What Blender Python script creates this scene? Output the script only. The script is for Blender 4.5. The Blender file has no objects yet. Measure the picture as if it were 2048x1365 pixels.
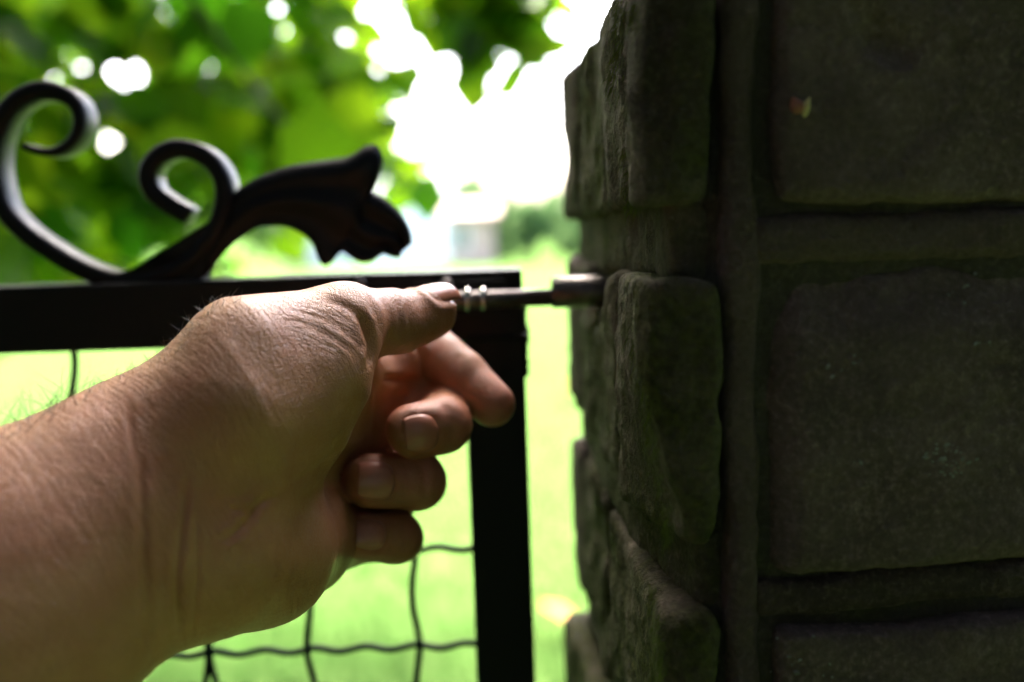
import bpy, bmesh, math, random
import numpy as np
from mathutils import Vector, Matrix, Euler, noise as mnoise

S = bpy.context.scene
C = S.collection
R = math.radians
random.seed(4)
rng = np.random.default_rng(7)

# ------------------------------------------------------------------ camera, light, exposure
CAM_H = 1.15
F = 1991.0                                   # focal length in photograph pixels (35 mm lens)
cam_d = bpy.data.cameras.new('camera')
cam = bpy.data.objects.new('camera', cam_d)
C.objects.link(cam)
cam_d.lens = 35; cam_d.sensor_width = 36
cam_d.clip_start = 0.01; cam_d.clip_end = 3000
CAM_M = Matrix.Translation((0, 0, CAM_H)) @ Matrix.Rotation(R(90 - 6.4), 4, 'X') @ Matrix.Rotation(-0.034, 4, 'Z')
cam.matrix_world = CAM_M
cam_d.dof.use_dof = True
cam_d.dof.focus_distance = 0.279
cam_d.dof.aperture_fstop = 5.1
S.camera = cam

SUN_EL, SUN_AZ = 58.0, -20.0                 # degrees; azimuth from +Y towards +X
w = bpy.data.worlds.new("World"); S.world = w; w.use_nodes = True
nt = w.node_tree
bg = nt.nodes['Background']
sky = nt.nodes.new('ShaderNodeTexSky')
sky.sky_type = 'NISHITA'; sky.sun_disc = False
sky.sun_elevation = R(SUN_EL); sky.sun_rotation = R(SUN_AZ)
sky.air_density = .8; sky.dust_density = 6.0; sky.ozone_density = .6
nt.links.new(sky.outputs[0], bg.inputs[0])
bg.inputs[1].default_value = 0.15
sun_d = bpy.data.lights.new('sun', 'SUN'); sun_d.energy = 1.5; sun_d.angle = R(12)
sun_d.color = (1.0, 0.95, 0.86)
sun = bpy.data.objects.new('sun', sun_d); C.objects.link(sun)
sdir = Vector((math.sin(R(SUN_AZ)) * math.cos(R(SUN_EL)), math.cos(R(SUN_AZ)) * math.cos(R(SUN_EL)), math.sin(R(SUN_EL))))
sun.rotation_euler = sdir.to_track_quat('Z', 'Y').to_euler()
S.view_settings.view_transform = 'Standard'; S.view_settings.look = 'None'
S.view_settings.gamma = 1; S.view_settings.use_curve_mapping = False
S.view_settings.exposure = 4.05
S.cycles.use_denoising = True
S.cycles.max_bounces = 8; S.cycles.diffuse_bounces = 4; S.cycles.glossy_bounces = 3
S.cycles.transmission_bounces = 6; S.cycles.transparent_max_bounces = 8
S.cycles.sample_clamp_indirect = 6

# ------------------------------------------------------------------ helpers
def P(px, py, d):
    """point at camera depth d (m) seen at photograph pixel (px, py)"""
    return CAM_M @ Vector(((px - 1024) / F * d, -(py - 682.5) / F * d, -d))

def onplane(px, py, Y):
    """point of the vertical plane y = Y seen at the pixel"""
    o = CAM_M.translation
    v = P(px, py, 1.0) - o
    return o + v * (Y / v.y)

def tag(o, label=None, cat=None, group=None, kind=None):
    if label: o['label'] = label
    if cat: o['category'] = cat
    if group: o['group'] = group
    if kind: o['kind'] = kind
    return o

def empty(name, loc, label=None, cat=None, group=None):
    o = bpy.data.objects.new(name, None); C.objects.link(o)
    o.location = loc; o.empty_display_size = 0.1
    bpy.context.view_layer.update()
    return tag(o, label, cat, group)

def link(name, me, mat=None, parent=None, smooth=True):
    """mesh given in world coordinates; parents keep it there (parents are never rotated)"""
    o = bpy.data.objects.new(name, me); C.objects.link(o)
    if mat and not me.materials: me.materials.append(mat)
    if smooth and len(me.polygons):
        me.polygons.foreach_set('use_smooth', [True] * len(me.polygons))
    if parent:
        o.parent = parent
        q = Vector((0, 0, 0)); t = parent
        while t: q += t.location; t = t.parent
        o.location = -q
    return o

def mesh_from(verts, faces, name='m'):
    me = bpy.data.meshes.new(name)
    me.from_pydata([tuple(map(float, v)) for v in verts], [], [tuple(map(int, f)) for f in faces])
    me.update()
    return me

def mesh_np(V, Q, name='m'):
    """fast mesh from arrays; Q is (n, k)"""
    me = bpy.data.meshes.new(name)
    n, k = Q.shape
    me.vertices.add(len(V)); me.vertices.foreach_set('co', np.ascontiguousarray(V, dtype=np.float32).ravel())
    me.loops.add(n * k); me.loops.foreach_set('vertex_index', np.ascontiguousarray(Q, dtype=np.int32).ravel())
    me.polygons.add(n); me.polygons.foreach_set('loop_start', np.arange(0, n * k, k, dtype=np.int32))
    me.update(calc_edges=True); me.validate()
    return me

def bm_mesh(bm):
    me = bpy.data.meshes.new('m'); bmesh.ops.recalc_face_normals(bm, faces=bm.faces[:])
    bm.to_mesh(me); bm.free(); return me

def box_bm(bm, lo, hi, bevel=0.0, seg=2):
    r = bmesh.ops.create_cube(bm, size=1.0)
    lo = Vector(lo); hi = Vector(hi)
    for v in r['verts']:
        v.co = Vector(((v.co.x + .5) * (hi.x - lo.x) + lo.x, (v.co.y + .5) * (hi.y - lo.y) + lo.y, (v.co.z + .5) * (hi.z - lo.z) + lo.z))
    if bevel:
        es = list({e for v in r['verts'] for e in v.link_edges})
        bmesh.ops.bevel(bm, geom=es, offset=bevel, segments=seg, affect='EDGES', profile=0.6)

def box(name, lo, hi, mat, parent, bevel=0.0, seg=2):
    bm = bmesh.new(); box_bm(bm, lo, hi, bevel, seg)
    return link(name, bm_mesh(bm), mat, parent, smooth=False)

def sweep(points, prof, cap=True, scale=None, up=Vector((0, 1, 0))):
    """sweep a 2D profile [(s, t)] along points; s in the plane normal to up, t along up"""
    pts = [Vector(p) for p in points]; n = len(pts); k = len(prof)
    V = []; Fc = []
    for i, p in enumerate(pts):
        d = (pts[min(i + 1, n - 1)] - pts[max(i - 1, 0)]).normalized()
        a = d.cross(up)
        if a.length < 1e-6: a = Vector((1, 0, 0))
        a.normalize(); b = a.cross(d).normalized()
        sc = scale[i] if scale is not None else 1.0
        for s, t in prof:
            V.append(p + a * (s * sc) + b * (t * (sc if not isinstance(sc, tuple) else 1)))
    for i in range(n - 1):
        for j in range(k):
            Fc.append((i * k + j, i * k + (j + 1) % k, (i + 1) * k + (j + 1) % k, (i + 1) * k + j))
    if cap:
        Fc.append(tuple(range(k))[::-1]); Fc.append(tuple(range((n - 1) * k, n * k)))
    me = mesh_from(V, Fc)
    bm = bmesh.new(); bm.from_mesh(me); bmesh.ops.recalc_face_normals(bm, faces=bm.faces[:]); bm.to_mesh(me); bm.free()
    return me

def circ(r, n=10):
    return [(r * math.cos(2 * math.pi * i / n), r * math.sin(2 * math.pi * i / n)) for i in range(n)]

def catmull(pts, n=8):
    pts = [np.array(p, float) for p in pts]; out = []
    P0 = [2 * pts[0] - pts[1]] + pts + [2 * pts[-1] - pts[-2]]
    for i in range(1, len(P0) - 2):
        a, b, c, d = P0[i - 1:i + 3]
        for j in range(n):
            t = j / n
            out.append(.5 * ((2 * b) + (-a + c) * t + (2 * a - 5 * b + 4 * c - d) * t * t + (-a + 3 * b - 3 * c + d) * t ** 3))
    out.append(pts[-1]); return out

# ---- value noise in numpy
def _h(ix, iy, iz):
    n = (ix * 374761393 + iy * 668265263 + iz * 2147483647 * 3 + 12345) & 0xffffffff
    n = ((n ^ (n >> 13)) * 1274126177) & 0xffffffff
    n = (n ^ (n >> 16))
    return (n & 0xffff) / 32767.5 - 1.0
def vnoise(p):
    i = np.floor(p).astype(np.int64); f = p - i
    u = f * f * f * (f * (f * 6 - 15) + 10)
    x, y, z = i[:, 0], i[:, 1], i[:, 2]; r = 0
    for dx in (0, 1):
        for dy in (0, 1):
            for dz in (0, 1):
                wt = (u[:, 0] if dx else 1 - u[:, 0]) * (u[:, 1] if dy else 1 - u[:, 1]) * (u[:, 2] if dz else 1 - u[:, 2])
                r = r + wt * _h(x + dx, y + dy, z + dz)
    return r
def fbm(p, o=4, g=.5):
    r = 0; a = 1.0
    for k in range(o):
        r = r + a * vnoise(p * 2.03 ** k + 17.3 * k); a *= g
    return r

def smin(a, b, k):
    h = np.clip(.5 + .5 * (b - a) / k, 0, 1)
    return b + (a - b) * h - k * h * (1 - h)
def smax(a, b, k): return -smin(-a, -b, k)
def sstep(a, b, x):
    t = np.clip((x - a) / (b - a), 0, 1); return t * t * (3 - 2 * t)

# ---- block-wise surface nets: f(pts, ctr, rad) -> values
def surface_nets(f, lo, hi, h, n=22):
    lo = np.array(lo, float); hi = np.array(hi, float)
    dims = np.ceil((hi - lo) / h).astype(int) + 2
    G = (dims // n + 1) * n + 4
    gid = lambda c: (c[..., 0] * G[1] + c[..., 1]) * G[2] + c[..., 2]
    ids, pos, quads = [], [], []
    ax = np.arange(n + 2)
    corner = np.array([[i, j, k] for i in (0, 1) for j in (0, 1) for k in (0, 1)])
    edges = [(a, b) for a in range(8) for b in range(a + 1, 8) if np.abs(corner[a] - corner[b]).sum() == 1]
    for bi in range(0, dims[0], n):
        for bj in range(0, dims[1], n):
            for bk in range(0, dims[2], n):
                base = np.array([bi, bj, bk])
                ctr = lo + (base - 1 + (n + 1) / 2) * h
                rad = (n + 2) * h * .87
                c = f(ctr[None], ctr, rad)[0]
                if abs(c) > rad * 1.45 + 6 * h: continue
                gi = np.stack(np.meshgrid(ax, ax, ax, indexing='ij'), -1) - 1 + base     # points base-1 .. base+n
                v = f((lo + gi * h).reshape(-1, 3), ctr, rad).reshape(n + 2, n + 2, n + 2)
                sg = v < 0
                if sg.all() or not sg.any(): continue
                # cells base .. base+n-1  (local 1..n)
                sub = [sg[1 + c_[0]:n + 1 + c_[0], 1 + c_[1]:n + 1 + c_[1], 1 + c_[2]:n + 1 + c_[2]] for c_ in corner]
                cnt = sum(s.astype(int) for s in sub)
                act = (cnt > 0) & (cnt < 8)
                if act.any():
                    cc = np.argwhere(act)
                    vals = np.stack([v[1 + cc[:, 0] + c_[0], 1 + cc[:, 1] + c_[1], 1 + cc[:, 2] + c_[2]] for c_ in corner], 1)
                    acc = np.zeros((len(cc), 3)); num = np.zeros(len(cc))
                    for a, b in edges:
                        m = (vals[:, a] < 0) != (vals[:, b] < 0)
                        t = np.where(m, vals[:, a] / np.where(m, vals[:, a] - vals[:, b], 1), 0)
                        acc += np.where(m[:, None], corner[a] + (corner[b] - corner[a]) * t[:, None], 0); num += m
                    ids.append(gid(cc + base)); pos.append(lo + (cc + base + acc / num[:, None]) * h)
                # edges starting at points base..base+n-1 (local 1..n)
                p0 = sg[1:n + 1, 1:n + 1, 1:n + 1]
                for axn in range(3):
                    sh = [slice(1, n + 1)] * 3; sh[axn] = slice(2, n + 2)
                    p1 = sg[tuple(sh)]
                    e = np.argwhere(p0 != p1)
                    if not len(e): continue
                    flip = p0[e[:, 0], e[:, 1], e[:, 2]]
                    u, w_ = (axn + 1) % 3, (axn + 2) % 3
                    U = np.zeros(3, int); U[u] = 1; W = np.zeros(3, int); W[w_] = 1
                    ce = e + base
                    q = np.stack([gid(ce), gid(ce - U), gid(ce - U - W), gid(ce - W)], 1)
                    q[~flip] = q[~flip][:, ::-1]
                    quads.append(q)
    ids = np.concatenate(ids); pos = np.concatenate(pos); quads = np.concatenate(quads)
    o = np.argsort(ids); ids = ids[o]; pos = pos[o]
    qi = np.searchsorted(ids, quads); qi = np.clip(qi, 0, len(ids) - 1)
    ok = (ids[qi] == quads).all(1)
    return pos, qi[ok]

def vert_normals(V, Q):
    n = np.cross(V[Q[:, 2]] - V[Q[:, 0]], V[Q[:, 3]] - V[Q[:, 1]])
    N = np.zeros_like(V)
    for j in range(4): np.add.at(N, Q[:, j], n)
    return N / (np.linalg.norm(N, axis=1, keepdims=True) + 1e-12)

# ------------------------------------------------------------------ materials
def mat(name):
    m = bpy.data.materials.new(name); m.use_nodes = True
    t = m.node_tree; return m, t, t.nodes['Principled BSDF']
def N(t, typ, **kw):
    n = t.nodes.new(typ)
    for k, v in kw.items():
        if k in n.inputs: n.inputs[k].default_value = v
        else: setattr(n, k, v)
    return n
def ramp(t, src, stops):
    n = t.nodes.new('ShaderNodeValToRGB'); e = n.color_ramp.elements
    while len(e) < len(stops): e.new(.5)
    for i, (p, c) in enumerate(stops):
        e[i].position = p; e[i].color = c if len(c) == 4 else (*c, 1)
    t.links.new(src, n.inputs[0]); return n.outputs[0]
def mixc(t, fac, a, b, mode='MIX'):
    n = t.nodes.new('ShaderNodeMix'); n.data_type = 'RGBA'; n.blend_type = mode
    for s, v in ((n.inputs[0], fac), (n.inputs[6], a), (n.inputs[7], b)):
        if hasattr(v, 'default_value') or hasattr(v, 'is_linked'): t.links.new(v, s)
        elif isinstance(v, (int, float)): s.default_value = v
        else: s.default_value = (*v, 1) if len(v) == 3 else v
    return n.outputs[2]
def mapr(t, src, a, b, c=0, d=1):
    n = t.nodes.new('ShaderNodeMapRange'); t.links.new(src, n.inputs[0])
    for i, v in enumerate((a, b, c, d)): n.inputs[1 + i].default_value = v
    return n.outputs[0]
def mathn(t, op, a, b=0.0):
    n = t.nodes.new('ShaderNodeMath'); n.operation = op
    for i, v in enumerate((a, b)):
        if isinstance(v, (int, float)): n.inputs[i].default_value = v
        else: t.links.new(v, n.inputs[i])
    return n.outputs[0]
def noise(t, vec, scale, detail=4, rough=.55, dist=0.0):
    n = N(t, 'ShaderNodeTexNoise', Scale=scale, Detail=detail, Roughness=rough, Distortion=dist)
    t.links.new(vec, n.inputs['Vector']); return n.outputs['Fac']
def voro(t, vec, scale, feature='F1', out='Distance'):
    n = t.nodes.new('ShaderNodeTexVoronoi'); n.feature = feature; n.inputs['Scale'].default_value = scale
    t.links.new(vec, n.inputs['Vector']); return n.outputs[out]
def bump(t, h, strength, dist, prev=None):
    n = t.nodes.new('ShaderNodeBump'); n.inputs['Strength'].default_value = strength; n.inputs['Distance'].default_value = dist
    t.links.new(h, n.inputs['Height'])
    if prev is not None: t.links.new(prev, n.inputs['Normal'])
    return n.outputs[0]
def geo(t): return t.nodes.new('ShaderNodeNewGeometry')
def attr(t, nm):
    n = t.nodes.new('ShaderNodeAttribute'); n.attribute_name = nm; return n.outputs['Fac']

def m_skin():
    m, t, b = mat('skin'); g = geo(t).outputs['Position']
    red = attr(t, 'red')
    n1 = noise(t, g, 90, 4); n2 = noise(t, g, 420, 3)
    c = mixc(t, red, (.45, .212, .100), (.48, .15, .085))
    c = mixc(t, mapr(t, n1, .35, .7), c, (.36, .15, .06), 'MIX')
    c = mixc(t, mapr(t, noise(t, g, 38, 3, .6, .4), .42, .68, 0, .4), c, (.37, .11, .058))
    c2 = mixc(t, .75, c, c)
    c2 = mixc(t, mapr(t, n2, .55, .75, 0, .35), c2, (.33, .15, .10))
    t.links.new(c2, b.inputs['Base Color'])
    b.inputs['Subsurface Weight'].default_value = .07
    b.inputs['Subsurface Radius'].default_value = (1.0, .35, .2)
    b.inputs['Subsurface Scale'].default_value = .0025
    b.inputs['Specular IOR Level'].default_value = .42
    r = mapr(t, noise(t, g, 1500, 2), .3, .7, .34, .5); t.links.new(r, b.inputs['Roughness'])
    # fine criss-cross skin lines
    mp = N(t, 'ShaderNodeMapping'); mp.inputs['Scale'].default_value = (1, .55, 1); mp.inputs['Rotation'].default_value = (0, .3, .5)
    t.links.new(g, mp.inputs[0])
    v1 = mapr(t, voro(t, mp.outputs[0], 1100, 'DISTANCE_TO_EDGE'), 0, .09)
    v2 = mapr(t, voro(t, g, 520, 'DISTANCE_TO_EDGE'), 0, .06)
    nb = bump(t, v1, .55, .00022)
    nb = bump(t, v2, .4, .00025, nb)
    nb = bump(t, noise(t, g, 700, 5), .45, .0005, nb)
    # folds that run across the thumb joint and the wrist
    for nm, fr, amt, dist in (('joint', .55, .5, .0005), ('wrist', .5, .32, .0004)):
        cb = t.nodes.new('ShaderNodeCombineXYZ'); t.links.new(mathn(t, 'MULTIPLY', attr(t, nm + '_across'), fr), cb.inputs[0])
        t.links.new(mathn(t, 'MULTIPLY', attr(t, nm + '_along'), .07), cb.inputs[1])
        ln = mapr(t, noise(t, cb.outputs[0], 1.6, 3, .6), .40, .56)
        h_ = mathn(t, 'MULTIPLY', mathn(t, 'SUBTRACT', ln, 1.0), attr(t, nm + '_mask'))
        nb = bump(t, h_, amt, dist, nb)
    t.links.new(nb, b.inputs['Normal'])
    return m
def m_simple(name, col, rough=.5, metal=0.0, bump_s=0, bump_scale=200, var=.15, coat=0, spec=.5):
    m, t, b = mat(name); g = geo(t).outputs['Position']
    dk = tuple(x * (1 - var) for x in col); lt = tuple(min(1, x * (1 + var)) for x in col)
    t.links.new(mixc(t, mapr(t, noise(t, g, bump_scale * .4, 4), .3, .7), dk, lt), b.inputs['Base Color'])
    b.inputs['Roughness'].default_value = rough; b.inputs['Metallic'].default_value = metal
    b.inputs['Coat Weight'].default_value = coat; b.inputs['Specular IOR Level'].default_value = spec
    if bump_s:
        t.links.new(bump(t, noise(t, g, bump_scale, 5), bump_s, .3 / bump_scale), b.inputs['Normal'])
    return m
def m_paint():
    m, t, b = mat('black_paint'); g = geo(t).outputs['Position']
    n = noise(t, g, 160, 5, .6)
    c = ramp(t, n, [(0, (.002, .0022, .0034)), (.70, (.0028, .003, .0045)), (.80, (.0045, .0042, .0048)), (1, (.006, .005, .005))])
    t.links.new(c, b.inputs['Base Color'])
    b.inputs['Specular IOR Level'].default_value = .2
    t.links.new(mapr(t, n, .3, .75, .36, .58), b.inputs['Roughness'])
    t.links.new(bump(t, noise(t, g, 350, 5), .35, .0008), b.inputs['Normal'])
    return m
def m_steel():
    m, t, b = mat('worn_steel'); g = geo(t).outputs['Position']
    n = noise(t, g, 260, 5, .65)
    c = ramp(t, n, [(.3, (.16, .13, .12)), (.55, (.22, .19, .18)), (.75, (.12, .065, .045))])
    t.links.new(c, b.inputs['Base Color']); b.inputs['Metallic'].default_value = .75
    t.links.new(mapr(t, n, .3, .75, .28, .55), b.inputs['Roughness'])
    t.links.new(bump(t, noise(t, g, 900, 4), .3, .0003), b.inputs['Normal'])
    return m
def m_stone(name, base, moss_amt, grain=1.0):
    m, t, b = mat(name); g = geo(t).outputs['Position']
    n1 = noise(t, g, 26, 6, .6); n2 = noise(t, g, 520, 5, .7); n3 = noise(t, g, 9, 4, .6, .5)
    oi = t.nodes.new('ShaderNodeObjectInfo')
    dk = tuple(x * .5 for x in base); lt = tuple(x * 1.55 for x in base)
    c = mixc(t, mapr(t, n1, .3, .7), dk, lt)
    c = mixc(t, mapr(t, n2, .5, .72, 0, .7), c, tuple(x * 2.9 for x in base))
    c = mixc(t, mapr(t, n2, .46, .28, 0, .7), c, tuple(x * .25 for x in base))
    c = mixc(t, mapr(t, noise(t, g, 13, 5, .65, .8), .42, .62, 0, .55), c, tuple(x * .35 for x in base))
    c = mixc(t, mathn(t, 'MULTIPLY', oi.outputs['Random'], .35), c, tuple(x * 1.7 for x in base))
    pale = mapr(t, noise(t, g, 75, 6, .75), .62, .74, 0, .6)
    c = mixc(t, pale, c, tuple(min(.5, x * 3.5) for x in base))
    # moss film: noise patches
    ms = mathn(t, 'ADD', mathn(t, 'MULTIPLY', n3, .65), mathn(t, 'MULTIPLY', noise(t, g, 70, 5, .65), .45))
    mf = mapr(t, ms, .62 - moss_amt * .22, .82 - moss_amt * .22, 0, .9)
    mcol = mixc(t, mapr(t, noise(t, g, 380, 3), .35, .7), (.018, .023, .005), (.070, .078, .016))
    c = mixc(t, mf, c, mcol)
    t.links.new(c, b.inputs['Base Color'])
    b.inputs['Roughness'].default_value = .88; b.inputs['Specular IOR Level'].default_value = .12
    nb = bump(t, noise(t, g, 130, 6, .7), .7 * grain, .0022)
    nb = bump(t, n2, .8 * grain, .0008, nb)
    pit = mapr(t, voro(t, g, 210), .05, .28)
    nb = bump(t, pit, .35 * grain, .0008, nb)
    t.links.new(nb, b.inputs['Normal'])
    return m
def m_leaf(name, c1, c2, trans=.5, tc=None, spec=.2):
    m, t, b = mat(name)
    gn = geo(t); oi = t.nodes.new('ShaderNodeObjectInfo')
    rnd = mathn(t, 'FRACT', mathn(t, 'ADD', gn.outputs['Random Per Island'], oi.outputs['Random']))
    c = mixc(t, rnd, c1, c2)
    t.links.new(c, b.inputs['Base Color']); b.inputs['Roughness'].default_value = .5; b.inputs['Specular IOR Level'].default_value = spec
    tr = t.nodes.new('ShaderNodeBsdfTranslucent')
    t.links.new(mixc(t, rnd, tc[0], tc[1]) if tc else c, tr.inputs[0])
    mx = t.nodes.new('ShaderNodeMixShader'); mx.inputs[0].default_value = trans
    t.links.new(b.outputs[0], mx.inputs[1]); t.links.new(tr.outputs[0], mx.inputs[2])
    t.links.new(mx.outputs[0], t.nodes['Material Output'].inputs[0])
    return m
def m_lawn():
    m, t, b = mat('lawn'); g = geo(t).outputs['Position']
    n1 = noise(t, g, .7, 5, .6); n2 = noise(t, g, 9, 5, .7); n3 = noise(t, g, 90, 3)
    c = mixc(t, mapr(t, n1, .3, .7), (.045, .12, .022), (.072, .135, .032))
    c = mixc(t, mapr(t, n2, .35, .75), c, (.105, .155, .05))
    c = mixc(t, mapr(t, n3, .3, .75, 0, .6), c, (.035, .07, .015))
    t.links.new(c, b.inputs['Base Color']); b.inputs['Roughness'].default_value = .8
    b.inputs['Specular IOR Level'].default_value = 0.0
    t.links.new(bump(t, n3, .6, .02), b.inputs['Normal'])
    return m

M_skin = m_skin()
M_nail = m_simple('nail', (.44, .165, .10), .33, 0, .1, 900, .08, .05)
M_paint = m_paint(); M_steel = m_steel()
M_bright = m_simple('bright_steel', (.72, .70, .68), .16, 1.0, .2, 900, .15)
M_rust = m_simple('rusty_steel', (.10, .085, .08), .34, .8, .4, 600, .35)
M_wire = m_simple('wire_paint', (.004, .010, .009), .6, 0, .3, 400, .3, 0, .12)
M_stone = m_stone('mossy_stone', (.102, .073, .068), -.35)
M_side = m_stone('mossy_corner_stone', (.084, .068, .054), .75, 1.2)
M_mortar = m_stone('mortar', (.080, .057, .053), -.3, 1.3)
M_core = m_stone('old_mortar', (.05, .042, .034), 0.0)
M_leaf = m_leaf('leaf', (.018, .05, .006), (.05, .10, .006), .58, ((.07, .25, .006), (.29, .44, .009)))
M_far = m_leaf('far_leaf', (.08, .15, .05), (.13, .20, .08), .4, None, 0.0)  # foliage colour lightened to stand in for sunlit haze
M_occluder = m_leaf('occluder_plant', (.012, .025, .008), (.025, .045, .012), .12)  # dark, barely translucent leaves of the plants added to block light
M_grass = m_leaf('grass_blade', (.05, .13, .024), (.085, .15, .038), .35, None, 0.0)
M_bark = m_simple('bark', (.07, .055, .04), .9, 0, .9, 60, .4)
M_lawn = m_lawn()
M_white = m_simple('white_render', (.78, .78, .77), .8, 0, .2, 8, .04)
M_brick = m_simple('pink_brick', (.36, .24, .20), .85, 0, .4, 14, .2)
M_roof = m_simple('grey_roof', (.20, .21, .23), .7, 0, .4, 12, .2)
M_dark = m_simple('dark_glass', (.05, .05, .05), .15)
M_frame = m_simple('window_frame', (.7, .68, .64), .5)

# ------------------------------------------------------------------ ground
me = mesh_from([(-900, -900, 0), (900, -900, 0), (900, 1500, 0), (-900, 1500, 0)], [(0, 1, 2, 3)])
tag(link('ground', me, M_lawn, smooth=False), kind='structure')

# ------------------------------------------------------------------ far houses
def house(name, x0, x1, y0, y1, hw, hr, wall_m, roof_m, label, cat, wins=(), along='x'):
    r = empty(name, ((x0 + x1) / 2, (y0 + y1) / 2, 0), label, cat)
    ym = (y0 + y1) / 2
    V = [(x0, y0, 0), (x1, y0, 0), (x1, y1, 0), (x0, y1, 0), (x0, y0, hw), (x1, y0, hw), (x1, y1, hw), (x0, y1, hw), (x0, ym, hr), (x1, ym, hr)]
    Fc = [(0, 1, 5, 4), (2, 3, 7, 6), (1, 2, 6, 9, 5), (3, 0, 4, 8, 7)]
    link('wall', mesh_from(V, Fc), wall_m, r, False)
    o = .25; sl = (hr - hw) / (ym - y0)
    e = hw - sl * o + .03
    rv = [(x0 - o, y0 - o, e), (x1 + o, y0 - o, e), (x1 + o, ym, hr + .03), (x0 - o, ym, hr + .03), (x1 + o, y1 + o, e), (x0 - o, y1 + o, e)]
    rv += [(a, b, c + .12) for a, b, c in rv]
    rf = [(0, 1, 2, 3), (3, 2, 4, 5), (6, 9, 8, 7), (9, 11, 10, 8), (0, 6, 7, 1), (5, 4, 10, 11), (1, 7, 8, 2), (2, 8, 10, 4), (0, 3, 9, 6), (3, 5, 11, 9)]
    roof = link('roof', mesh_from(rv, rf), roof_m, r, False)
    for (a, b, c, d) in wins:
        f = bmesh.new(); tk = .07
        box_bm(f, (a - tk, y0 - .05, c - tk), (b + tk, y0 - .003, c)); box_bm(f, (a - tk, y0 - .05, d), (b + tk, y0 - .003, d + tk))
        box_bm(f, (a - tk, y0 - .05, c), (a, y0 - .003, d)); box_bm(f, (b, y0 - .05, c), (b + tk, y0 - .003, d))
        fr = link('window', bm_mesh(f), M_frame, r, False)
        box('pane', (a, y0 - .03, c), (b, y0 - .01, d), M_dark, fr)
    return r, roof
def gx(px, Y): return onplane(px, 470, Y).x
H1 = 38.0
house('white_house', gx(596, H1), gx(893, H1), H1, H1 + 7, 2.55, 3.75, M_white, M_roof,
      'white rendered house with a grey roof far behind the leaf ornament', 'house', [(gx(640, H1), gx(690, H1), 1.1, 2.1)])
H2 = 33.0
house('brick_shed', gx(897, H2), gx(985, H2), H2, H2 + 2.5, 1.62, 2.0, M_brick, M_brick,
      'small pink brick shed with a dark window just right of the white house', 'shed', [(gx(906, H2), gx(934, H2), .62, 1.25)])
H3 = 36.0
house('brick_outhouse', gx(556, H3), gx(592, H3), H3, H3 + 2.0, 1.9, 2.2, M_brick, M_roof,
      'narrow pink brick outhouse at the left end of the white house', 'outhouse')

# ------------------------------------------------------------------ leaves and trees
def leaf_template(l=.11, wd=.095, seg=5):
    """broad heart-shaped leaf lying along +Y from its stalk, folded on its midrib"""
    prof = [0.0, .78, 1.0, .93, .62, .0] if seg == 5 else [0, .9, .8, 0]
    n = len(prof); V = []; Fc = []
    for i, p in enumerate(prof):
        y = l * (i / (n - 1)); dr = -.22 * l * (i / (n - 1)) ** 2
        jag = 1 + .10 * (1 if i % 2 else -1)
        V += [(-wd / 2 * p * jag, y - (.012 if i == 1 else 0), dr + .12 * wd * p), (0, y, dr), (wd / 2 * p * jag, y - (.012 if i == 1 else 0), dr + .12 * wd * p)]
    for i in range(n - 1):
        Fc += [(3 * i, 3 * i + 1, 3 * i + 4, 3 * i + 3), (3 * i + 1, 3 * i + 2, 3 * i + 5, 3 * i + 4)]
    return np.array(V), np.array(Fc)
LV, LF = leaf_template()
LV2, LF2 = leaf_template(seg=3)

def rand_rots(n, tilt=.9):
    """random yaw, then tilted about x and y"""
    out = np.zeros((n, 3, 3))
    for i in range(n):
        e = Euler((random.gauss(-.35, tilt * .6), random.gauss(0, tilt * .6), random.uniform(0, 2 * math.pi)))
        out[i] = np.array(e.to_matrix())
    return out
def leaf_cloud(pts, sizes, tv, tf, tilt=.9):
    n = len(pts); Rm = rand_rots(n, tilt)
    V = np.einsum('nij,kj->nki', Rm, tv) * sizes[:, None, None] + pts[:, None, :]
    Q = (tf[None] + (np.arange(n) * len(tv))[:, None, None]).reshape(-1, tf.shape[1])
    return mesh_np(V.reshape(-1, 3), Q)

TR = Vector((-1.75, 2.3, 0))
tree = empty('broadleaf_tree', TR, 'big broad-leaved tree spreading its bright green branches over the gate', 'tree')
tp = catmull([(TR.x, TR.y, -.05), (TR.x + .03, TR.y, .9), (TR.x + .1, TR.y - .05, 1.9), (TR.x + .15, TR.y - .2, 3.2), (TR.x + .1, TR.y - .3, 4.6)], 6)
link('trunk', sweep(tp, circ(.15, 14), scale=[1.25 - .9 * i / len(tp) for i in range(len(tp))], up=Vector((.3, 1, .1))), M_bark, tree)

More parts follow.
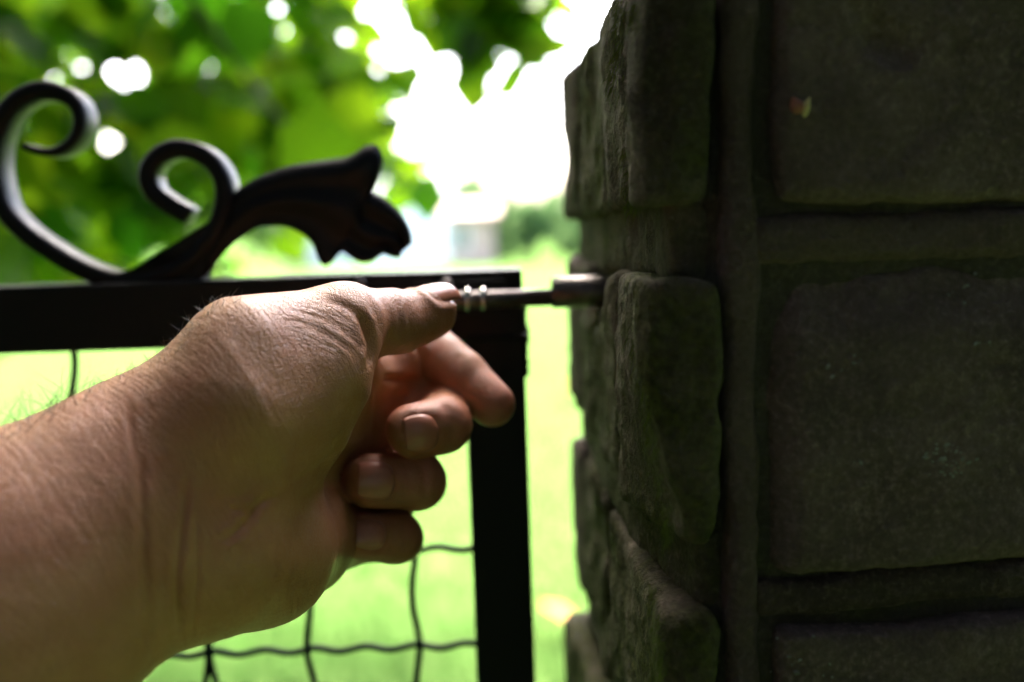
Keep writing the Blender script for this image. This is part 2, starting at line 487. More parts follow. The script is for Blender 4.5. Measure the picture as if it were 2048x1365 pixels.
def lower(px):
    xs = [-400, 260, 300, 430, 560, 620, 700, 880, 881]; ys = [560, 560, 500, 480, 430, 380, 340, 390, -999]
    return np.interp(px, xs, ys)
clumps = []
for gx_ in range(-330, 900, 105):
    for gy in range(-260, 560, 100):
        px = gx_ + random.uniform(-45, 45); py = gy + random.uniform(-40, 40)
        if py + 38 > lower(px): continue
        if px > 765 and 0 < py < 335: continue
        if px > 620 and -20 < py < 125 and random.random() < .7: continue
        if px > 560 and -260 < py < -20 and random.random() < .3: continue
        for rep in range(2):
            D = random.uniform(1.55, 2.3) if rep == 0 else random.uniform(2.3, 3.6)
            clumps.append((P(px, py, D), .10 * D / 2 + .03, 8 if rep == 0 else 7))
for px, py, D, r_, n_ in [(945, 5, 1.9, .045, 10), (995, 20, 1.9, .045, 12), (1035, 5, 1.88, .03, 8), (985, 85, 1.85, .035, 9), (1045, 120, 1.85, .02, 4), (930, -90, 2.0, .1, 12), (1060, -100, 2.0, .08, 10), (700, 185, 2.1, .05, 7), (15, 505, 2.2, .05, 9), (110, 515, 2.2, .05, 9), (205, 510, 2.3, .05, 8), (690, 110, 2.1, .04, 5), (640, 235, 2.2, .06, 8), (715, 290, 2.2, .055, 8), (770, 195, 2.2, .03, 4), (600, 130, 2.3, .06, 6), (805, 315, 2.2, .025, 4), (835, 345, 2.4, .035, 4), (770, 235, 2.4, .05, 5)]:
    clumps.append((P(px, py, D), r_, n_))
pts = []
for c, r_, n_ in clumps:
    for i in range(n_):
        v = Vector((random.gauss(0, 1), random.gauss(0, 1), random.gauss(0, 1))) * r_ * .62
        pts.append(c + v)
pts.sort(key=lambda q: (q - CAM_M.translation).length)
def in_view(q):
    v = CAM_M.inverted() @ q
    return v.z < -.3 and abs(v.x / v.z) < .56 and abs(v.y / v.z) < .39
near = [q for q in pts if in_view(q)][:300]
ns = set(id(q) for q in near)
rest = [q for q in pts if id(q) not in ns]
leaf_mes = []
for s in (.85, 1.0, 1.15):
    me = mesh_np(LV * s, LF, 'leaf'); me.materials.append(M_leaf)
    me.polygons.foreach_set('use_smooth', [True] * len(me.polygons)); leaf_mes.append(me)
rr = rand_rots(len(near))
for q, rm in zip(near, rr):
    o = bpy.data.objects.new('leaf', random.choice(leaf_mes)); C.objects.link(o)
    o.parent = tree; o.location = q - TR; o.rotation_euler = Matrix(rm.tolist()).to_euler()
# leaf points for the added light-blocking crown overhead and round the photographer
cp = []
while len(cp) < 11000:
    x, y, z = random.uniform(-4.2, 3.4), random.uniform(-4.2, 2.6), random.uniform(1.95, 4.6)
    if y > .3 and z < 1.75 + (y) * .62 + .25: continue
    if y > 1.2 and x > .35: continue
    if y > -.2 and x > .3 and z < 2.6 + .5 * max(0, y): continue
    cp.append((x, y, z))
cp = np.array(cp)
side = 0
while side < 3600:
    q = Vector((random.uniform(-3.6, -.35), random.uniform(.9, 3.9), random.uniform(1.25, 3.5)))
    v = CAM_M.inverted() @ q
    if abs(v.x / v.z) < .60 and abs(v.y / v.z) < .42: continue
    if q.x > -1.2 and q.z < 1.9: continue
    rest.append(q); side += 1
allp = np.array([tuple(q) for q in rest])
f1 = link('foliage', leaf_cloud(allp, rng.uniform(.85, 1.2, len(allp)), LV, LF), M_leaf, tree); tag(f1, kind='stuff')
occluder_plant = empty('occluder_tree', (-.6, -2.1, 0), 'added unseen tree behind the photographer, its crown blocking light from the gate', 'tree')  # unseen tree added to put the foreground in shade
link('trunk', sweep([(-.6, -2.1, -.05), (-.55, -2.1, 1.2), (-.6, -2.0, 3.9)], circ(.2, 14), scale=[1.25, 1, .4], up=Vector((0, 1, 0))), M_bark, occluder_plant)
tag(link('crown', leaf_cloud(cp, rng.uniform(1.4, 2.1, len(cp)), LV2, LF2), M_occluder, occluder_plant), kind='stuff')
def occluder(x0, x1, y0, y1, h, lab, n):  # out-of-view leaf masses added to keep side and back light off the foreground
    r = empty('occluder', ((x0 + x1) / 2, (y0 + y1) / 2, 0), lab, 'occluder', 'unseen leaf masses added to shade the gate')
    q = np.stack([rng.uniform(x0, x1, n), rng.uniform(y0, y1, n), rng.uniform(.05, h, n)], 1)
    tag(link('foliage', leaf_cloud(q, rng.uniform(1.5, 2.3, n), LV2, LF2, 1.3), M_occluder, r), kind='stuff')
occluder(-4.6, 4.4, -4.9, -4.1, 3.3, 'added unseen leaf hedge across the garden behind the photographer', 6000)
occluder(3.0, 3.8, -4.1, 1.6, 3.0, 'added unseen leaf hedge to the right of the pillar', 4500)
occluder(-4.6, -3.8, -4.1, .6, 2.6, 'added unseen leaf hedge to the left of the gate', 3800)
occluder(-4.6, -1.3, .40, 1.0, 2.3, 'added unseen leaf hedge running up to the hinge side of the gate', 4200)
for k in range(11):
    c = random.choice(clumps)[0] if k < 9 else P(1010, 20, 1.95)
    s = Vector(tp[random.randint(14, 20)])
    mid = (s + c) / 2 + Vector((0, 0, .12))
    pl = catmull([tuple(s), tuple(mid), tuple(c)], 7)
    link('branch', sweep(pl, circ(.016, 7), scale=[1.3 - 1.1 * i / len(pl) for i in range(len(pl))], up=Vector((.2, .1, 1))), M_bark, tree)

def far_tree(px, Y, h, wd, label, n=900):
    b = onplane(px, 500, Y); x = b.x
    r = empty('tree', (x, Y, 0), label, 'tree', 'trees at the far side of the lawn')
    link('trunk', sweep([(x, Y, -.1), (x + .1, Y, h * .3), (x, Y, h * .75)], circ(.03 * h, 8), scale=[1.2, .9, .3], up=Vector((0, 1, 0))), M_bark, r)
    q = []
    lob = [(random.uniform(-.32, .32) * wd, random.uniform(-.3, .3) * wd, random.uniform(.14, .76) * h, random.uniform(.2, .32) * wd) for _ in range(11)]
    for i in range(n):
        a, b_, c, s = random.choice(lob)
        v = Vector((random.gauss(0, 1), random.gauss(0, 1), random.gauss(0, 1))).normalized() * random.uniform(.55, 1.05) * s
        q.append((x + a + v.x, Y + b_ + v.y, max(.15, c + v.z * .9)))
    q = np.array(q)
    tag(link('crown', leaf_cloud(q, rng.uniform(2.4, 4.4, n) * h / 4, LV2, LF2, 1.4), M_far, r), kind='stuff')
for px, Y, h, wd, lab in [
        (915, 46, 4.3, 2.6, 'green tree rising behind the pink brick shed'),
        (978, 39, 3.2, 2.6, 'low rounded tree right of the shed on the far side of the lawn'),
        (1066, 36, 2.9, 1.5, 'darker pointed tree between two pale ones at the lawn\'s far edge'),
        (1020, 44, 3.0, 2.6, 'pale low tree behind and left of the darker pointed one'),
        (1128, 40, 3.1, 2.4, 'pale green tree beside the stone pillar at the lawn\'s far edge'),
        (1190, 38, 3.6, 2.8, 'tall tree mostly hidden behind the stone pillar'),
        (520, 60, 7.0, 7.0, 'wide tree far behind the scroll of the gate'),
        (300, 70, 8.0, 8.0, 'wide tree behind the small curl of the scroll'),
        (60, 64, 8.0, 8.0, 'wide tree behind the large curl of the scroll'),
        (-150, 60, 8.0, 8.0, 'wide tree beyond the left edge of the picture'),
        (1320, 70, 7.0, 6.0, 'tree on the far lawn hidden behind the stone pillar'),
        (1500, 60, 7.0, 6.0, 'tree on the far lawn hidden behind the pillar front')]:
    far_tree(px, Y, h, wd, lab)

# grass blades on the nearer lawn
ng = 90000
gy_ = 1.6 + 13 * rng.random(ng) ** 1.7
gx_ = (rng.random(ng) - .5) * (1.25 * gy_ + .6) - .1
gh = rng.uniform(.025, .06, ng); ga = rng.uniform(0, 6.283, ng); gw = rng.uniform(.0015, .0035, ng)
lean = rng.normal(0, .022, (ng, 2))
V = np.zeros((ng, 3, 3))
V[:, 0] = np.stack([gx_ - gw * np.cos(ga), gy_ - gw * np.sin(ga), np.zeros(ng)], 1)
V[:, 1] = np.stack([gx_ + gw * np.cos(ga), gy_ + gw * np.sin(ga), np.zeros(ng)], 1)
V[:, 2] = np.stack([gx_ + lean[:, 0], gy_ + lean[:, 1], gh], 1)
tag(link('grass', mesh_np(V.reshape(-1, 3), np.arange(ng * 3).reshape(-1, 3)), M_grass), kind='stuff')

# fallen leaf on the lawn
M_dead = m_leaf('dead_leaf', (.5, .22, .05), (.5, .25, .06), .3)
def ground_at(px, py):
    o = CAM_M.translation; v = P(px, py, 1) - o; return o + v * (-(o.z) / v.z)
for i, (px, py, lab, s) in enumerate([(1146, 1282, 'fallen orange leaf lying on the lawn close to the pillar', 1.0), (1158, 800, 'fallen reddish leaf on the lawn farther off beside the pillar', 1.6)]):
    q = ground_at(px, py)
    o = link('fallen_leaf', mesh_np(LV * s * np.array([1, 1, .6]), LF), M_dead)
    o.location = q + Vector((0, 0, .055)); o.rotation_euler = (.5, .2, 1.1 + i)
    tag(o, lab, 'leaf', 'fallen leaves on the lawn')

# ------------------------------------------------------------------ gate
GY = .392                                    # front face of the gate
gate = empty('metal_gate', (0, GY, 0), 'black iron garden gate with scroll and leaf ornament on its top rail', 'gate')
px2m = GY / F
def gp(px, py, Y=GY): return onplane(px, py, Y)
z_top = gp(700, 551).z; z_bot = gp(200, 703).z
x_r = gp(1056, 900).x; x_l = gp(945, 1150).x
GL = -.95
# tubes with rough welds
def tube(name, lo, hi):
    bm = bmesh.new(); box_bm(bm, lo, hi, .0016, 3)
    return link(name, bm_mesh(bm), M_paint, gate, False)
tube('top_rail', (GL, GY, z_bot), (gp(1044, 545).x, GY + .026, z_top))
tube('stile', (x_l, GY + .0008, .06), (x_r, GY + .0252, z_bot + .0005))
tube('stile', (GL, GY + .0008, .06), (GL + .026, GY + .0252, z_bot + .0005))
tube('bottom_rail', (GL + .026, GY + .001, .06), (x_l, GY + .025, .09))
# weld beads at the top corner of the stile
bm = bmesh.new()
for i in range(16):
    z = z_bot + .012 - i * .0012 * 1.5
    s = .0016 + .0007 * random.random() + (.001 if i in (6, 7, 8) else 0)
    mtx = Matrix.Translation((x_r - .0004, GY + .008 + .002 * random.random(), z)) @ Matrix.Diagonal((s, .006, s * 1.2, 1))
    bmesh.ops.create_icosphere(bm, subdivisions=2, radius=1, matrix=mtx)
for i in range(20):
    s = .0012 + .0006 * random.random()
    bmesh.ops.create_icosphere(bm, subdivisions=2, radius=1, matrix=Matrix.Translation((x_l + (x_r - x_l) * i / 19, GY + .0006, z_bot)) @ Matrix.Diagonal((s * 1.3, s, s, 1)))
link('weld', bm_mesh(bm), M_paint, gate)
# mesh wires: crimped
WY = GY + .014
wr = .0015
def wire(p0, p1, phase, per, amp, ax):
    n = max(8, int((p1 - p0).length / .0028)); pl = []
    for i in range(n + 1):
        q = p0.lerp(p1, i / n); s = (p1 - p0).length * i / n
        o = math.sin(2 * math.pi * s / per + phase)
        q = q + (Vector((0, o * amp, o * amp * .95)) if ax == 'x' else Vector((o * amp * .95, o * amp, 0)))
        pl.append(tuple(q))
    return link('wire', sweep(pl, circ(wr, 7), up=Vector((.05, 1, .03))), M_wire, gate)
pit = .0412
xs = [gp(832, 1255, WY).x, gp(618, 1255, WY).x, gp(411, 1320, WY).x, gp(270, 1255, WY).x, gp(150, 760, WY).x]
xs = [xs[0], xs[1], xs[2], gp(146, 760, WY).x + .0495, gp(146, 760, WY).x]
while xs[-1] > GL + .05: xs.append(xs[-1] - pit)
zs = [gp(890, 1098, WY).z]; zstep = zs[0] - gp(830, 1294, WY).z
while zs[-1] > .13: zs.append(zs[-1] - zstep)
zz = zs[0] + zstep
for i, x in enumerate(xs):
    wire(Vector((x, WY, z_bot + .004)), Vector((x, WY, .088)), i * math.pi + .4, zstep * 1.0, .0011, 'z')
for i, z in enumerate(zs):
    wire(Vector((x_l + .004, WY, z)), Vector((GL + .022, WY, z)), i * math.pi + 2.2, pit * .52 * 1.0, .0007, 'x')

# scrolls: flat bar bent on edge
def bar(name, pix, wid, dep, taper=(), Y=GY + .004):
    pl = [gp(a, b, Y) for a, b in catmull(pix, 9)]
    n = len(pl); hw = wid / 2; hd = dep / 2; c = wid * .22
    prof = [(-hw, -hd + c), (-hw + c, -hd), (hw - c, -hd), (hw, -hd + c), (hw, hd - c), (hw - c, hd), (-hw + c, hd), (-hw, hd - c)]
    sc = [1.0] * n
    for a in range(n):
        f = a / (n - 1)
        if 'a' in taper: sc[a] = min(1, .35 + .65 * f / .22)
        if 'b' in taper: sc[a] = min(sc[a], .55 + .45 * (1 - f) / .12)
    V = []; Fc = []; k = len(prof)
    for i, p in enumerate(pl):
        d = (pl[min(i + 1, n - 1)] - pl[max(i - 1, 0)]); d.y = 0; d.normalize()
        a = Vector((d.z, 0, -d.x))
        for s, t in prof: V.append(p + a * s * sc[i] + Vector((0, t + hd, 0)))
    for i in range(n - 1):
        for j in range(k): Fc.append((i * k + j, i * k + (j + 1) % k, (i + 1) * k + (j + 1) % k, (i + 1) * k + j))
    Fc += [tuple(range(k)), tuple(range((n - 1) * k, n * k))]
    me = mesh_from(V, Fc); bm = bmesh.new(); bm.from_mesh(me); bmesh.ops.recalc_face_normals(bm, faces=bm.faces[:]); bm.to_mesh(me); bm.free()
    o = link(name, me, M_paint, gate, True)
    return o
bar('scroll', [(42, 292), (75, 302), (110, 302), (142, 280), (156, 245), (146, 207), (112, 184), (70, 180), (28, 198), (-2, 235), (-20, 290), (-20, 350), (-2, 415), (38, 462), (95, 503), (160, 540), (225, 562), (285, 562), (340, 545), (390, 508), (428, 458), (444, 408), (442, 362), (420, 324), (385, 302), (345, 297), (310, 313), (291, 345), (299, 382), (330, 408), (372, 432)], .0072, .015, 'a')
# solid forged foot where scroll and leaf meet the rail
bm = bmesh.new()
foot = [(205, 566), (240, 545), (300, 530), (355, 525), (395, 480), (425, 440), (455, 445), (440, 480), (415, 520), (400, 560), (400, 575), (205, 575)]
fv = [bm.verts.new(gp(a, b, GY + .005)) for a, b in foot]; fb = [bm.verts.new(v.co + Vector((0, .013, 0))) for v in fv]
bm.faces.new(fv); bm.faces.new(fb[::-1])
for i in range(len(fv)): bm.faces.new((fv[i], fb[i], fb[(i + 1) % len(fv)], fv[(i + 1) % len(fv)]))
bmesh.ops.triangulate(bm, faces=[f for f in bm.faces if len(f.verts) > 4])
link('scroll_foot', bm_mesh(bm), M_paint, gate, False)
# pressed leaf ornament
up_ = [(396, 550), (416, 498), (434, 448), (462, 398), (504, 364), (546, 346), (588, 333), (655, 323), (697, 316), (718, 304), (735, 293), (752, 293), (762, 308), (761, 329), (752, 358), (741, 382), (760, 394), (785, 412), (806, 438), (819, 468), (819, 489)]
lo_ = [(412, 556), (432, 528), (456, 499), (483, 476), (517, 455), (546, 451), (575, 453), (601, 465), (622, 481), (632, 498), (637, 515), (645, 528), (656, 531), (667, 523), (684, 505), (700, 514), (720, 525), (742, 524), (764, 509), (778, 512), (797, 515)]
U = catmull(up_, 4); L = catmull(lo_, 4)
nu = len(U); nv = 15; V = []; Fc = []
for i in range(nu):
    for j in range(nv):
        t = j / (nv - 1); p = U[i] * (1 - t) + L[i] * t; s = i / (nu - 1)
        dep = -.004 * math.sin(math.pi * t) * math.sin(math.pi * min(1, s * 1.1)) * (1 - s) + .0011 * math.cos(t * math.pi * 5 + .4) * min(1, 2 * s)
        q = gp(p[0], p[1], GY + .008); V.append(q + Vector((0, dep, 0)))
for i in range(nu - 1):
    for j in range(nv - 1): Fc.append((i * nv + j, i * nv + j + 1, (i + 1) * nv + j + 1, (i + 1) * nv + j))
lo_o = link('leaf_ornament', mesh_from(V, Fc), M_paint, gate)
md = lo_o.modifiers.new('s', 'SOLIDIFY'); md.thickness = .0022; md.offset = 0

# ------------------------------------------------------------------ slide bolt on the gate
BY = GY - .0085
bl = empty('slide_bolt', (0, BY, CAM_H - .03), 'worn steel sliding bolt on the gate rail, held between thumb and finger', 'bolt')
def rod(name, x0, x1, z, y, r, parent, m=M_steel, n=20, bev=.0005):
    pl = [(x0, y, z), (x0 + bev, y, z), (x1 - bev, y, z), (x1, y, z)]
    return link(name, sweep(pl, circ(r, n), scale=[1 - bev / r, 1, 1, 1 - bev / r], up=Vector((0, 1, 0))), m, parent)
bz = gp(1040, 597, BY).z
bx = lambda p: gp(p, 597, BY).x
rod('rod', bx(700), bx(1135), bz, BY, .0034, bl, M_rust)
for p in (936, 967): rod('collar', bx(p - 7), bx(p + 7), bz, BY, .0049, bl, M_bright, bev=.001)
box('backplate', (bx(690), GY - .0022, gp(800, 640, GY).z), (bx(1012), GY - .0002, gp(800, 566, GY).z), M_paint, bl, .0006)
for a, b_ in ((862, 882),):
    pr = [(x_, y_) for x_, y_ in [(-.0058, 0.0065)] + [(.0058 * math.cos(math.pi - k * math.pi / 10) , -.0002 - .0056 * math.sin(k * math.pi / 10)) for k in range(11)] + [(.0058, .0065)]]
    V = []; n_ = len(pr)
    for X in (bx(a), bx(b_)):
        for s, t_ in pr: V.append((X, BY + t_, bz + s))
    Fc = [(i, (i + 1) % n_, n_ + (i + 1) % n_, n_ + i) for i in range(n_)] + [tuple(range(n_)), tuple(range(n_, 2 * n_))]
    me = mesh_from(V, Fc); b2 = bmesh.new(); b2.from_mesh(me); bmesh.ops.recalc_face_normals(b2, faces=b2.faces[:]); b2.to_mesh(me); b2.free()
    link('guide', me, M_paint, bl, False)
for p in (893, 720):
    bm = bmesh.new(); q = gp(p, 566, GY - .0022)
    bmesh.ops.create_uvsphere(bm, u_segments=14, v_segments=8, radius=1, matrix=Matrix.Translation(q + Vector((0, 0, -.0005))) @ Matrix.Diagonal((.0026, .0016, .0026, 1)))
    link('screw', bm_mesh(bm), M_steel, bl)
# the knob in the grip
kp = [(bx(858), BY, bz), (bx(858), BY - .012, bz + .0005), (bx(857), BY - .03, bz)]
link('knob', sweep(kp, circ(.0035, 14), up=Vector((1, 0, 0))), M_steel, bl)

# keeper tube set in the pillar
kz = gp(1150, 586, BY).z
kt = empty('keeper_tube', (bx(1150), BY, kz), 'short steel tube set in the pillar side that receives the bolt', 'bolt keeper')
def ring_tube(x0, x1, r0, r1):
    V = []; Fc = []; n = 24
    for x, r_ in ((x0, r1), (x0, r0 - .0004), (x0 + .0004, r0), (x1, r0), (x1, r1)):
        for k in range(n): V.append((x, BY + r_ * math.cos(2 * math.pi * k / n), bz + .0018 + r_ * math.sin(2 * math.pi * k / n)))
    for i in range(5):
        for k in range(n): Fc.append((i * n + k, i * n + (k + 1) % n, ((i + 1) % 5) * n + (k + 1) % n, ((i + 1) % 5) * n + k))
    me = mesh_from(V, Fc); b2 = bmesh.new(); b2.from_mesh(me); bmesh.ops.recalc_face_normals(b2, faces=b2.faces[:]); b2.to_mesh(me); b2.free(); return me
link('tube', ring_tube(bx(1104), bx(1104) + .055, .0061, .0042), M_rust, kt)

# ------------------------------------------------------------------ pillar (local mm frame: a to the right, b away, c up from eye height)
PA = R(4.6)
E1 = np.array([math.cos(PA), math.sin(PA), 0]); E2 = np.array([-math.sin(PA), math.cos(PA), 0]); E3 = np.array([0, 0, 1.0])
PO = np.array([.0467, .240, CAM_H])
pillar = empty('stone_pillar', (PO[0] + .1, PO[1] + .11, 0), 'massive mossy gate pillar of rough grey stone blocks with raised mortar', 'pillar')
def loc2w(V): return PO + (V[:, :1] * E1 + V[:, 1:2] * E2 + V[:, 2:3] * E3) / 1000.
def stone_sdf(bounds, k=5, amp=2.2, fr=22., left=None, front=None, seed=0., fine=.7, top=None):
    a0, a1, b0, b1, c0, c1 = bounds
    def f(p, ctr, rad):
        a, b, c = p[:, 0], p[:, 1], p[:, 2]
        q = p / fr + seed
        nz = fbm(q, 3); n2 = fbm(p / 5.5 + seed, 3)
        A0 = a0 if left is None else left(b, c)
        B0 = b0 if front is None else front(a, c)
        d = smax(A0 - a, a - a1, k); d = smax(d, smax(B0 - b, b - b1, k), k)
        cz = c + 1.2 * vnoise(p / 35. + seed + 5)
        d = smax(d, smax(c0 - cz, cz - c1, k), k)
        if top is not None: d = smax(d, top(a, b, c), k)
        return d + amp * nz * .6 + fine * n2 * .5
    return f
def stone(name, bounds, m, h=1.2, pad=8, parent=pillar, **kw):
    a0, a1, b0, b1, c0, c1 = bounds
    pos, q = surface_nets(stone_sdf(bounds, **kw), (a0 - pad - 4, b0 - pad - 4, c0 - pad), (a1 + pad, b1 + pad, c1 + pad), h)
    return link(name, mesh_np(loc2w(pos), q), m, parent)

PW, PD = 225, 222                            # pillar width and depth, mm
# recessed core of mortar
stone('mortar_core', (2, PW - 2, 3.6, PD - 2, -CAM_H * 1000 + 2, 60), M_core, h=6, amp=1.0, k=4)
COURSE = 85.0; J1 = -4.0                      # joint centres at J1 - n * COURSE
def lp(bs, vs): return lambda b, c: np.interp(b, bs, vs)
# --- course just above eye height
stone('stone', (-14, 3.2, -1, PD, 4, 65), M_side, h=.9, amp=2.2, fr=19, k=4, seed=2.2, fine=.7,
      left=lambda b, c: np.interp(b, [0, 12, 60, 222], [-13.5, -13.5, -9.5, 0.5]) + 1.5 * vnoise(np.stack([b / 9., c / 60., b * 0], 1)) + 2.0 * sstep(30, 62, c) * sstep(60, 0, b),
      front=lambda a, c: np.interp(a, [-16, -12.5, -6, 2], [12, 4.5, 1, -1.5]) + 1.0 * vnoise(np.stack([a / 5., c / 40., a * 0], 1)))
stone('stone', (18, PW, -1.5, 60, 0, 66), M_stone, h=1.0, amp=1.5, fr=24, k=4.5, seed=7.7, top=lambda a, b, c: np.maximum(4.8 - .05 * (a - 18) - c, 5.0 - np.sqrt(((a - 44) * .9 + (c - 42) * .5) ** 2 + ((c - 42) * .75) ** 2 + (b + 3) ** 2)))
# --- course below eye height, near and far stones on the gate side
stone('stone', (-14, 3.2, 0, 62, -82, -13), M_side, h=.8, amp=1.8, fr=19, k=4, seed=4.1, fine=.8,
      left=lambda b, c: np.interp(b, [0, 12, 62], [-13.5, -13.5, -10]) + 8.0 * sstep(-30, -80, c) * sstep(60, 10, b),
      front=lambda a, c: np.interp(a, [-16, -12.5, -6, 2], [12, 4.5, 1, -1.5]))
stone('stone', (-10, 40, 74, PD, -83, -14), M_side, h=.9, amp=2.2, fr=20, k=6, seed=9.3, fine=.7,
      top=lambda a, b, c: 15 - np.sqrt((a + 5) ** 2 + ((b - 128) / 1.9) ** 2 + (c + 20) ** 2),
      left=lambda b, c: np.interp(b, [70, 90, 150, 225], [-8, -7.5, -4, 0.5]))
stone('stone', (17, PW, -1.5, 60, -89, -13), M_stone, h=1.0, amp=1.3, fr=26, k=5, front=lambda a, c: -1.5 + 4.5 * sstep(-31, -15, c) + 3.5 * sstep(25, 17, a), seed=12.9)
# --- next course down
stone('stone', (-14, 3.2, 0, 100, -168, -97), M_side, h=.9, amp=1.9, fr=19, k=5, seed=14.6, fine=.8,
      left=lambda b, c: np.interp(b, [0, 12, 100], [-11, -11, -7.5]), front=lambda a, c: np.interp(a, [-16, -10, -5, 2], [12, 4.5, 1, -1.5]))
stone('stone', (-10, 40, 110, PD, -168, -98), M_side, h=1.0, amp=2.8, fr=18, k=6, seed=16.3, left=lambda b, c: -6 + 6 * (b - 110) / 110)
stone('stone', (18, PW, -1.5, 60, -170, -103.5), M_stone, h=1.0, amp=1.2, fr=24, k=3.5, seed=19.1)
# --- the rest of the pillar, below and above
for n in list(range(2, 13)):
    c1 = J1 - n * COURSE - 9; c0 = c1 - 68
    if c0 < -CAM_H * 1000 + 2: break
    if n >= 2 or n <= -2:
        if n == 2: pass
        stone('stone', (-9, 3.5, 0, 100, c0, c1), M_side, h=3, amp=2.4, fr=17, k=5, seed=n * 3.1)
        stone('stone', (-9, 40, 110, PD, c0, c1), M_side, h=3, amp=2.4, fr=17, k=5, seed=n * 3.7)
        stone('stone', (18, PW, -3, 60, c0, c1), M_stone, h=3, amp=1.2, fr=24, k=3.5, seed=n * 4.3)
for n in range(-1, 13):
    c1 = J1 - n * COURSE - 9; c0 = c1 - 68
    stone('stone', (-2, PW + 8, PD - 30, PD + 8, c0, c1), M_stone, h=4, amp=1.5, fr=24, k=4, seed=n * 5.3)
    stone('stone', (PW - 40, PW + 9, 68, PD - 38, c0, c1), M_stone, h=4, amp=1.5, fr=24, k=4, seed=n * 6.1)
# raised ribbon pointing
def ribbon(bounds, h=1.2, m=M_mortar, **kw):
    return stone('mortar_joint', bounds, m, h=h, pad=5, amp=kw.pop('amp', 1.5), fr=kw.pop('fr', 26), k=kw.pop('k', 4.5), **kw)
ribbon((5.6, 14.2, .4, 14, -260, 62), 1.0, seed=3.3)
ribbon((11, PW, .2, 14, J1 - 6.5, J1 + 6.2), 1.0, seed=5.3)
ribbon((11, PW, 1.0, 14, -100.5, -89.5), 1.0, seed=6.3)
ribbon((11, PW, 1.5, 14, J1 - 2 * COURSE - 5.5, J1 - 2 * COURSE + 6.5), 1.6, seed=7.3)
ribbon((-6.0, 9, 9, PD - 3, J1 - 13, J1 + 13), .9, M_side, seed=8.3, amp=2.4, fine=1.0, left=lambda b, c: -6.5 + 9.5 * b / 220)
ribbon((-5.0, 9, 6, PD - 3, J1 - COURSE - 12, J1 - COURSE + 12), .9, M_side, seed=9.1, amp=2.0, left=lambda b, c: -6.5 + 5.5 * sstep(70, 10, b) + 9 * sstep(60, 220, b))

# bits caught on the stone
def fp(px, py, b_mm=-4):
    """point on the pillar front, at local b"""
    o = CAM_M.translation; v = P(px, py, 1) - o
    n_ = Vector(E2.tolist()); p0 = Vector((PO + E2 * b_mm / 1000).tolist())
    return o + v * ((p0 - o).dot(n_) / v.dot(n_))
def husk(px, py, m, s, rz, lab, cat='husk'):
    bm = bmesh.new()
    bmesh.ops.create_uvsphere(bm, u_segments=14, v_segments=10, radius=1)
    for v in bm.verts:
        k = 1 - .5 * max(0, v.co.z) ; v.co.x *= k; v.co.y *= k
        v.co.x += .25 * v.co.z ** 2
        v.co = Vector((v.co.x * s[0], v.co.y * s[1], v.co.z * s[2]))
    o = link('seed_husk', bm_mesh(bm), m); o.location = fp(px, py, -4); o.rotation_euler = (0, rz, .1)
    return tag(o, lab, cat, 'seed husks caught on the pillar')
M_h1 = m_simple('husk_brown', (.22, .07, .04), .6, 0, .5, 900, .3); M_h2 = m_simple('husk_straw', (.42, .33, .16), .6, 0, .5, 900, .2)
husk(1592, 212, M_h1, (.0018, .001, .0022), -.6, 'reddish brown seed husk caught on the upper stone face')
husk(1612, 214, M_h2, (.001, .0008, .0025), .3, 'straw coloured husk beside the reddish one on the stone')

# moss strands hanging along the stone edges
sv, sf = [], []
def strand(p, d, l, wd, droop=1.0):
    d = Vector(d).normalized(); side = d.cross(Vector((0, 1, .2))).normalized() * wd
    b = len(sv); n = 4
    for i in range(n):
        f = i / (n - 1); q = p + d * l * f + Vector((0, 0, -l * .6 * droop * f * f)); w_ = side * (1 - f * .9)
        sv.append(q - w_); sv.append(q + w_)
    for i in range(n - 1): sf.append((b + 2 * i, b + 2 * i + 1, b + 2 * i + 3, b + 2 * i + 2))
def side_pt(px, py, a_mm):
    o = CAM_M.translation; v = P(px, py, 1) - o
    n_ = Vector(E1.tolist()); p0 = Vector((PO + E1 * a_mm / 1000).tolist())
    return o + v * ((p0 - o).dot(n_) / v.dot(n_))
MOSS_LINES = [([(1242, 0), (1236, 90), (1226, 180)], 260), ([(1250, 300), (1258, 370), (1268, 425)], 120), ([(1262, 660), (1285, 760), (1300, 850), (1325, 1000), (1338, 1080)], 200), ([(1305, 1180), (1318, 1280), (1325, 1365)], 160), ([(1260, 10), (1275, 40)], 60)]

for pl, n_ in MOSS_LINES:
    cl = catmull(pl, 10)
    for i in range(n_):
        x_, y_ = cl[random.randrange(len(cl))]
        p_ = side_pt(x_ + random.gauss(0, 7), y_ + random.uniform(-14, 14), random.uniform(-13.8, -12.2))
        strand(p_, (-random.uniform(.2, 1), -random.uniform(0, .5), -random.uniform(.3, 1.6)), random.uniform(.001, .0042), random.uniform(.00005, .00012))
M_moss = m_simple('moss_strand', (.085, .105, .018), .8, 0, 0, 600, .5, 0, .1)
tag(link('moss', mesh_np(np.array([tuple(v) for v in sv]), np.array(sf)), M_moss, pillar), kind='stuff')
bm = bmesh.new()
for px, py, r_, n_ in [(1888, 915, 24, 46), (1900, 945, 18, 20), (1728, 912, 20, 16), (1610, 1335, 30, 26), (1985, 690, 14, 5), (1700, 740, 22, 8), (1930, 560, 30, 7)]:
    for i in range(n_):
        q = fp(px + random.gauss(0, r_), py + random.gauss(0, r_ * .8), random.uniform(-2.0, -1.5))
        s_ = random.uniform(.0001, .0005)
        bmesh.ops.create_icosphere(bm, subdivisions=1, radius=1, matrix=Matrix.Translation(q) @ Matrix.Rotation(random.uniform(-1, 1), 4, 'Y') @ Matrix.Diagonal((s_ * random.uniform(.6, 2.2), s_ * .9, s_, 1)))
